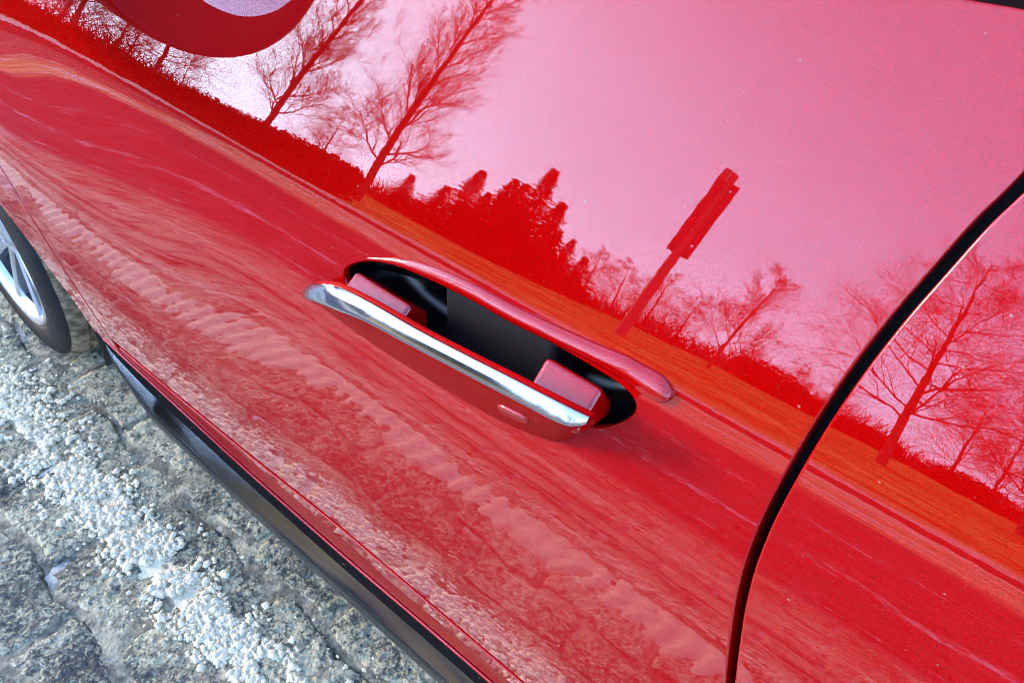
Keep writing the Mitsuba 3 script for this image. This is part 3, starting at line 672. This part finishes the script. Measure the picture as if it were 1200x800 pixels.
snow_strip('snow_strip', -0.055, 0.060, -1.75, 0.05, 30000, 0.0066, 'crumbly white snow in a strip on the paving beside the car', 3)
snow_strip('snow_strip_001', -0.53, 0.045, -2.4, 0.45, 9000, 0.0080, 'crumbly snow strip on the paving reflected low in the door', 4)
gx_, gy_ = np.meshgrid(np.arange(-2.5, 0.5, 0.004), np.arange(-0.500, -0.335, 0.004), indexing='ij'); P = np.stack([gx_, gy_, gx_ * 0], -1)
v_ = (gy_ + 0.415) / 0.07; lug = np.sin(2 * math.pi * (gx_ / 0.044 + 0.55 * v_ * v_ + 0.5 * meshkit.fbm(P * 7, 2, 35))); lug = np.clip(lug * 1.3, -1, 1)
zt = -0.009 + 0.016 * np.exp(-v_ ** 4) * (0.45 + 0.55 * meshkit.fbm(P * 11, 3, 31)) + 0.0023 * lug * np.exp(-v_ ** 4) * np.clip(2.2 * meshkit.fbm(P * 5 + 9, 3, 36) - 0.45, 0, 1.2) + 0.003 * (meshkit.fbm(P * 100, 2, 33) - 0.5)
add('tyre_track', trimesh.Trimesh(np.stack([gx_, gy_, zt], -1).reshape(-1, 3), grid_faces(*gx_.shape), process=False), SNOW, label='packed snow tyre track with tread ridges reflected low in the door', kind='stuff', smooth=True)
snow_strip('snow_strip_002', -0.98, 0.07, -3.6, 0.6, 12000, 0.0085, 'second snow strip reflected below the door handle', 6)

# a low ridge of old snow left on the verge just behind the kerb
gx_, gy_ = np.meshgrid(np.arange(-30, 12, 0.06), np.linspace(-11.15, -10.62, 12), indexing='ij'); P = np.stack([gx_, gy_, gx_ * 0], -1)
zr = 0.07 + 0.15 * np.exp(-((gy_ + 10.88) / 0.16) ** 2) * np.clip(0.35 + 1.1 * meshkit.fbm(P * [0.9, 2, 1], 3, 41), 0, 1.1)
add('snow_ridge', trimesh.Trimesh(np.stack([gx_, gy_, zr], -1).reshape(-1, 3), grid_faces(*gx_.shape), process=False), SNOW, label='thin ridge of old snow lying along the kerb', kind='stuff', smooth=True)

# ------------------------------------------------------------------ trees, hedge, post, building across the street
BARK = M('bark', {'type': 'diffuse', 'reflectance': proc(lambda p, n, uv: mix((0.035, 0.028, 0.022), (0.10, 0.08, 0.06), fbm(p.x * 6, p.y * 6, p.z * 3)))})
TWIG = M('twig', {'type': 'diffuse', 'reflectance': rgb(0.075, 0.052, 0.042)})
NEEDLE = M('needle', {'type': 'diffuse', 'reflectance': proc(lambda p, n, uv: mix((0.012, 0.020, 0.010), (0.035, 0.05, 0.022), fbm(p.x * 2, p.y * 2, p.z * 2)))})
HEDGE = M('hedge_leaf', {'type': 'diffuse', 'reflectance': proc(lambda p, n, uv: mix((0.010, 0.016, 0.008), (0.030, 0.042, 0.018), fbm(p.x * 3, p.y * 3, p.z * 3)))})


def bare_tree(h, spread, seed, up=0.75, r0=0.16, dense=1.0, start=0.14):
    """trunk segments and branch segments of a leafless tree at the origin"""
    r = np.random.default_rng(seed); trunk, br = [], []
    n = 16; pts = [np.zeros(3)]; lean = r.normal(0, 0.03, 2)
    for i in range(n):
        pts.append(pts[-1] + np.array([lean[0] + r.normal() * 0.045, lean[1] + r.normal() * 0.045, 1]) * h / n)
    rad = r0 * (1 - np.linspace(0, 1, n + 1)) ** 0.85 + 0.012
    for i in range(n): trunk.append([*pts[i], *pts[i + 1], rad[i], rad[i + 1]])

    def limb(p, d, length, rr, lev):
        m = 5 if lev == 0 else 4 if lev == 1 else 3
        for s_ in range(m):
            d = d + r.normal(0, 0.16, 3) + np.array([0, 0, 0.10 * up]); d /= np.linalg.norm(d)
            q = p + d * length / m; r2 = rr * (1 - 0.75 / m)
            br.append([*p, *q, rr, r2]); p, rr = q, r2
            if lev < 3:
                kids = (2, 2, 2)[lev] if s_ > 0 or lev > 0 else 1
                for _ in range(kids if r.random() < dense else 1):
                    ax = r.normal(size=3); ax -= ax @ d * d; ax /= np.linalg.norm(ax)
                    e = d * 0.75 + ax * r.uniform(0.45, 0.95); e[2] += 0.18 * up; e /= np.linalg.norm(e)
                    limb(p, e, length * r.uniform(0.38, 0.62), rr * 0.55, lev + 1)
    nb = int(26 * dense)
    for i in range(nb):
        t = start + (1 - start) * (i + r.random()) / nb; j = min(int(t * n), n - 1); g = t * n - j
        p = pts[j] * (1 - g) + pts[j + 1] * g; az = i * 2.4 + r.random()
        e = np.array([math.cos(az), math.sin(az), up + r.normal() * 0.15]); e /= np.linalg.norm(e)
        limb(p, e, spread * (1.05 - 0.8 * t) * r.uniform(0.75, 1.2), rad[j] * 0.42 + 0.006, 0)
    br = np.array(br); br[:, 6:] = np.maximum(br[:, 6:] * 0.8, 0.0035)
    return tubes(trunk, 7), tubes(br, 3)


protos = [bare_tree(11.5, 2.6, 1, up=0.95, r0=0.13), bare_tree(9.5, 3.4, 2, up=0.5, r0=0.15), bare_tree(6.2, 2.0, 3, up=0.9, r0=0.08, dense=0.8), bare_tree(10.0, 4.0, 8, up=0.35, r0=0.17, start=0.2)]
PD = [(mikit.ply(a, BARK, smooth=50), mikit.ply(b, TWIG)) for a, b in protos]


def at(az, dist): return math.sin(math.radians(az)) * dist, -math.cos(math.radians(az)) * dist


def tree(key, kind, az, dist, rot, scale, label, group=None, lean=0):
    x, y = at(az, dist); z = float(bank(x, y)) - 0.05; m_ = T().translate([x, y, z]) @ T().rotate([0, 1, 0], lean) @ T().rotate([0, 0, 1], rot) @ T().scale(scale)
    a, b = PD[kind]
    scene[key + '__trunk'] = {**a, 'to_world': m_}; scene[key + '__branches'] = {**b, 'to_world': m_}
    tag(key, label, 'tree', group)


tree('bare_tree', 0, -43.6, 24.0, 20, 1.05, 'tall bare tree reflected left of the dark conifers', lean=4)
tree('bare_tree_001', 0, -51.5, 27.0, 200, 1.0, 'bare tree reflected above the dark hedge near the mirror', lean=4)
tree('bare_tree_002', 2, -14.8, 34.0, 0, 1.15, 'small bare tree reflected right of the banner post', lean=3)
tree('bare_tree_003', 3, -1.6, 26.0, 60, 1.0, 'wide bare tree reflected in the rear door')
tree('bare_tree_004', 1, 7.0, 30.0, 10, 1.0, 'bare tree reflected at the far right of the rear door')
GW = 'bare trees along the field edge'
LW = 'bare tree in the faint row along the far edge of the field'
FAR = sorted([(-25.5, 56, 1, .62), (-23, 58, 3, .62), (-20.5, 55, 1, .68), (-18, 57, 3, .60), (-12.5, 58, 1, .45), (-9, 57, 3, .45), (-6, 57, 1, .5), (2, 52, 3, .8), (4.5, 55, 1, .85), (-47, 60, 3, .7), (-57.4, 64, 1, .55), (-59.2, 50, 3, .9), (-61.0, 66, 1, 0.7), (-61.6, 58, 3, .75), (-64.2, 48, 1, 1.0), (-65.0, 60, 3, .7), (-68.0, 52, 1, 1.1), (12, 55, 1, 1.0), (20, 50, 3, 1.0)])
ORD = ['leftmost', 'second from the left', 'third from the left', 'fourth from the left', 'fifth from the left', 'sixth from the left', 'seventh from the left', 'eighth from the left', 'ninth from the left', 'tenth from the left']
for i, (az, dist, kd, sc) in enumerate(FAR):
    where = ORD[i] if i < 10 else ['rightmost', 'second from the right', 'third from the right', 'fourth from the right', 'fifth from the right', 'sixth from the right', 'seventh from the right', 'eighth from the right', 'ninth from the right', 'tenth from the right'][len(FAR) - 1 - i]
    tree(f'bare_tree_{i + 5:03d}', kd, az, dist, i * 77, sc, f'faint bare tree, {where} in the row along the far field edge', GW)


def conifer(h, w, seed):
    r = np.random.default_rng(seed); V, F = [], []
    trunk = tubes([[0, 0, h * i / 8, 0, 0, h * (i + 1) / 8, 0.16 * (1 - i / 8.5), 0.16 * (1 - (i + 1) / 8.5)] for i in range(8)], 7)
    n = int(h * 24)
    segs = []
    for i in range(n):
        t = (i + r.random()) / n; z = h * (0.05 + 0.95 * t); L = w * (1 - t) ** 1.15 * r.uniform(0.45, 1.25) + 0.03
        az = i * 2.399 + r.normal() * 0.3; d = np.array([math.cos(az), math.sin(az), 0]); s = np.array([-math.sin(az), math.cos(az), 0])
        m_ = max(4, int(L * 9))
        for k_ in range(m_):
            u = (k_ + 0.5) / m_; c_ = d * L * u + np.array([0, 0, z - 0.28 * L * u * u + 0.10 * L * max(0, u - .7)])
            for sd in (-1, 1):
                ln = (0.42 * (1 - 0.55 * u) * (0.5 + 0.5 * L / w)) * r.uniform(0.7, 1.3) + 0.05
                e = c_ + s * sd * ln * 0.8 + d * ln * 0.55 - np.array([0, 0, ln * r.uniform(0.1, 0.45)])
                b0_ = len(V); V += [c_ - d * 0.05, c_ + d * 0.05, e, (c_ + e) / 2 - [0, 0, 0.10]]
                F += [(b0_, b0_ + 1, b0_ + 2), (b0_, b0_ + 2, b0_ + 3)]
    return trunk, trimesh.Trimesh(np.array(V), np.array(F), process=False)


CD = [(mikit.ply(a, BARK), mikit.ply(b, NEEDLE)) for a, b in (conifer(9.5, 2.6, 1), conifer(8.0, 2.6, 2), conifer(10.5, 2.8, 3))]
CN = [(-36.4, 44, 1, 6.6, 1.7, 'dark conifer forming the left peak of the reflected clump'), (-34.2, 42, 0, 6.9, 1.9, 'dark conifer second from the left peak in the reflected clump'), (-31.5, 41, 2, 8.6, 1.7, 'tallest dark conifer of the reflected clump'),
      (-30.2, 43, 1, 7.0, 1.7, 'dark conifer just right of the tallest one'), (-28.0, 46, 0, 5.0, 1.9, 'drooping dark conifer right of the clump'), (-26.4, 47, 1, 4.2, 2.4, 'rightmost dark conifer of the reflected clump'), (-38.2, 46, 1, 4.4, 2.3, 'low dark conifer beside the tall bare tree'),
      (-40.6, 49, 0, 3.9, 2.6, 'dark conifer behind the tall bare tree'), (-33.0, 47, 1, 7.6, 1.8, 'dark conifer at the back of the reflected clump'), (-35.4, 47, 2, 5.6, 2.0, 'dark conifer in the gap behind the left peak'), (-32.6, 40, 0, 5.0, 2.3, 'low dark conifer at the front of the clump'), (-29.2, 40, 2, 4.6, 2.2, 'low dark conifer at the front right of the clump')]
for i, (az, dist, kd, hc, wr, lab) in enumerate(CN):
    x, y = at(az, dist); key = num('conifer'); sc = hc / (9.5, 8.0, 10.5)[kd]
    m_ = T().translate([x, y, float(bank(x, y)) - 0.1]) @ T().rotate([1, 0.3, 0], 2.5 * math.sin(i * 2.3)) @ T().rotate([0, 0, 1], i * 50) @ T().scale([sc * wr, sc * wr, sc])
    scene[key + '__trunk'] = {**CD[kd][0], 'to_world': m_}; scene[key + '__crown'] = {**CD[kd][1], 'to_world': m_}
    tag(key, lab, 'tree')


def leaf_cloud(pts, size, seed):
    r = np.random.default_rng(seed); n = len(pts)
    a = r.normal(size=(n, 3)); a /= np.linalg.norm(a, axis=1, keepdims=True); b = np.cross(a, r.normal(size=(n, 3))); b /= np.linalg.norm(b, axis=1, keepdims=True)
    s_ = size * r.uniform(0.6, 1.4, (n, 1))
    V = np.stack([pts - a * s_, pts + b * s_ * 0.6, pts + a * s_, pts - b * s_ * 0.6], 1).reshape(-1, 3)
    i = np.arange(n)[:, None] * 4
    return trimesh.Trimesh(V, np.vstack([i + [0, 1, 2], i + [0, 2, 3]]), process=False)


# clipped dark hedge along the kerb, from the left up to the open field
r = np.random.default_rng(9); n = 60000
hx = -12.9 - r.random(n) ** 1.5 * 45; top = 1.42 + 0.35 * (meshkit.fbm(np.c_[hx * 0.8, hx * 0, hx * 0], 3, 4) - 0.5) - 0.38 * np.clip((-hx - 14) / 6, 0, 1)
hz = 0.08 + (top) * r.random(n) ** 0.6; hy = -12.9 + 0.55 * r.uniform(-1, 1, n)
spr = r.random(n) < 0.04; hz = np.where(spr, top + r.random(n) * 0.25, hz)
core = trimesh.creation.box((45, 0.85, 0.85)); core.apply_translation((-13.3 - 22.5, -12.9, 0.50))
add('hedge__core', core, HEDGE); add('hedge__foliage', leaf_cloud(np.c_[hx, hy, hz], 0.075, 2), HEDGE)
tag('hedge', 'long dark evergreen hedge reflected as a deep red band in the door', 'hedge')

# low brush along the far edge of the field
r = np.random.default_rng(12); segs = []
for _ in range(9000):
    az = r.uniform(-75, 60); dist = r.uniform(54, 62); x, y = at(az, dist)
    h_ = r.uniform(0.6, 2.0) * (1.0 + 0.9 * meshkit.noise(np.array([az * 0.25, 0, 0]), 3)); d_ = r.normal(0, 0.28, 2)
    p0 = np.array([x, y, bank(x, y) - 0.1]); p1 = p0 + [d_[0] * h_ * .5, d_[1] * h_ * .5, h_ * .55]; p2 = p1 + [d_[0] * h_ * .9, d_[1] * h_ * .9, h_ * .45]
    segs += [[*p0, *p1, 0.05, 0.035], [*p1, *p2, 0.035, 0.012]]
add('brush', tubes(segs, 3), TWIG, label='low brown brush along the far edge of the field', kind='stuff')
for i, (az, dist, w_, h_) in enumerate([(-10.6, 50, 2.6, 2.7), (-7.4, 52, 2.2, 1.9), (-3.6, 52, 2.4, 1.7), (3.4, 50, 2.8, 1.8)]):
    x, y = at(az, dist); q = r.normal(size=(2500, 3)); q /= np.linalg.norm(q, axis=1, keepdims=True); q *= r.random((2500, 1)) ** 0.4
    gz = float(bank(x, y)); p_ = np.array([x, y, gz + h_ * 0.45]) + q * [w_, w_ * 0.8, h_ * 0.55] * (1 + 0.2 * (meshkit.noise(q * 4, 2)[:, None] - 0.5)); p_[:, 2] = np.maximum(p_[:, 2], gz)
    key = num('shrub'); add(key + '__foliage', leaf_cloud(p_, 0.13, i), HEDGE); add(key + '__stem', tubes([[x, y, gz - .1, x + 0.2, y, gz + h_ * .6, 0.06, 0.02], [x, y, gz - .1, x - 0.3, y, gz + h_ * .5, 0.05, 0.02]], 5), BARK)
    tag(key, ['dark shrub reflected left of the door gap, the tallest one', 'dark low shrub reflected just left of the door gap', 'low dark shrub reflected beside the door gap', 'dark low shrub reflected in the rear door'][i], 'shrub')

# street post with a long narrow panel, in the grass beyond the kerb
POST = M('post', {'type': 'principled', 'base_color': rgb(0.05, 0.05, 0.055), 'metallic': 0.2, 'roughness': 0.5})
BANNER = M('banner', {'type': 'diffuse', 'reflectance': rgb(0.045, 0.045, 0.06)})
x, y = at(-21.6, 22.5); LEAN = T().translate([x, y, 0]) @ T().rotate([0, 1, 0], 4) @ T().translate([-x, -y, 0])
add('post__pole', tubes([[x, y, float(bank(x, y)) - 0.1, x, y, 4.6, 0.185, 0.15], [x, y, 4.6, x, y, 8.55, 0.15, 0.11]], 16), POST, smooth=40, to_world=LEAN)
pb = mesh_of(rounded_box((-0.36, -0.09, 0.0), (0.36, 0.09, 3.35), 0.03, 12)); pb.apply_transform(trimesh.transformations.rotation_matrix(math.radians(-21), (0, 0, 1))); pb.apply_translation((x, y, 4.85))
add('post__panel', pb, BANNER, label='long narrow dark panel on the upper half of the post', to_world=LEAN)
cp = mesh_of(rounded_box((-0.34, -0.08, 0), (-0.12, 0.08, 0.42), 0.03, 12)); cp.apply_transform(trimesh.transformations.rotation_matrix(math.radians(-21), (0, 0, 1))); cp.apply_translation((x, y, 8.15))
add('post__bracket', cp, POST, to_world=LEAN)
tag('post', 'dark street post with a long narrow panel reflected in the door', 'post')
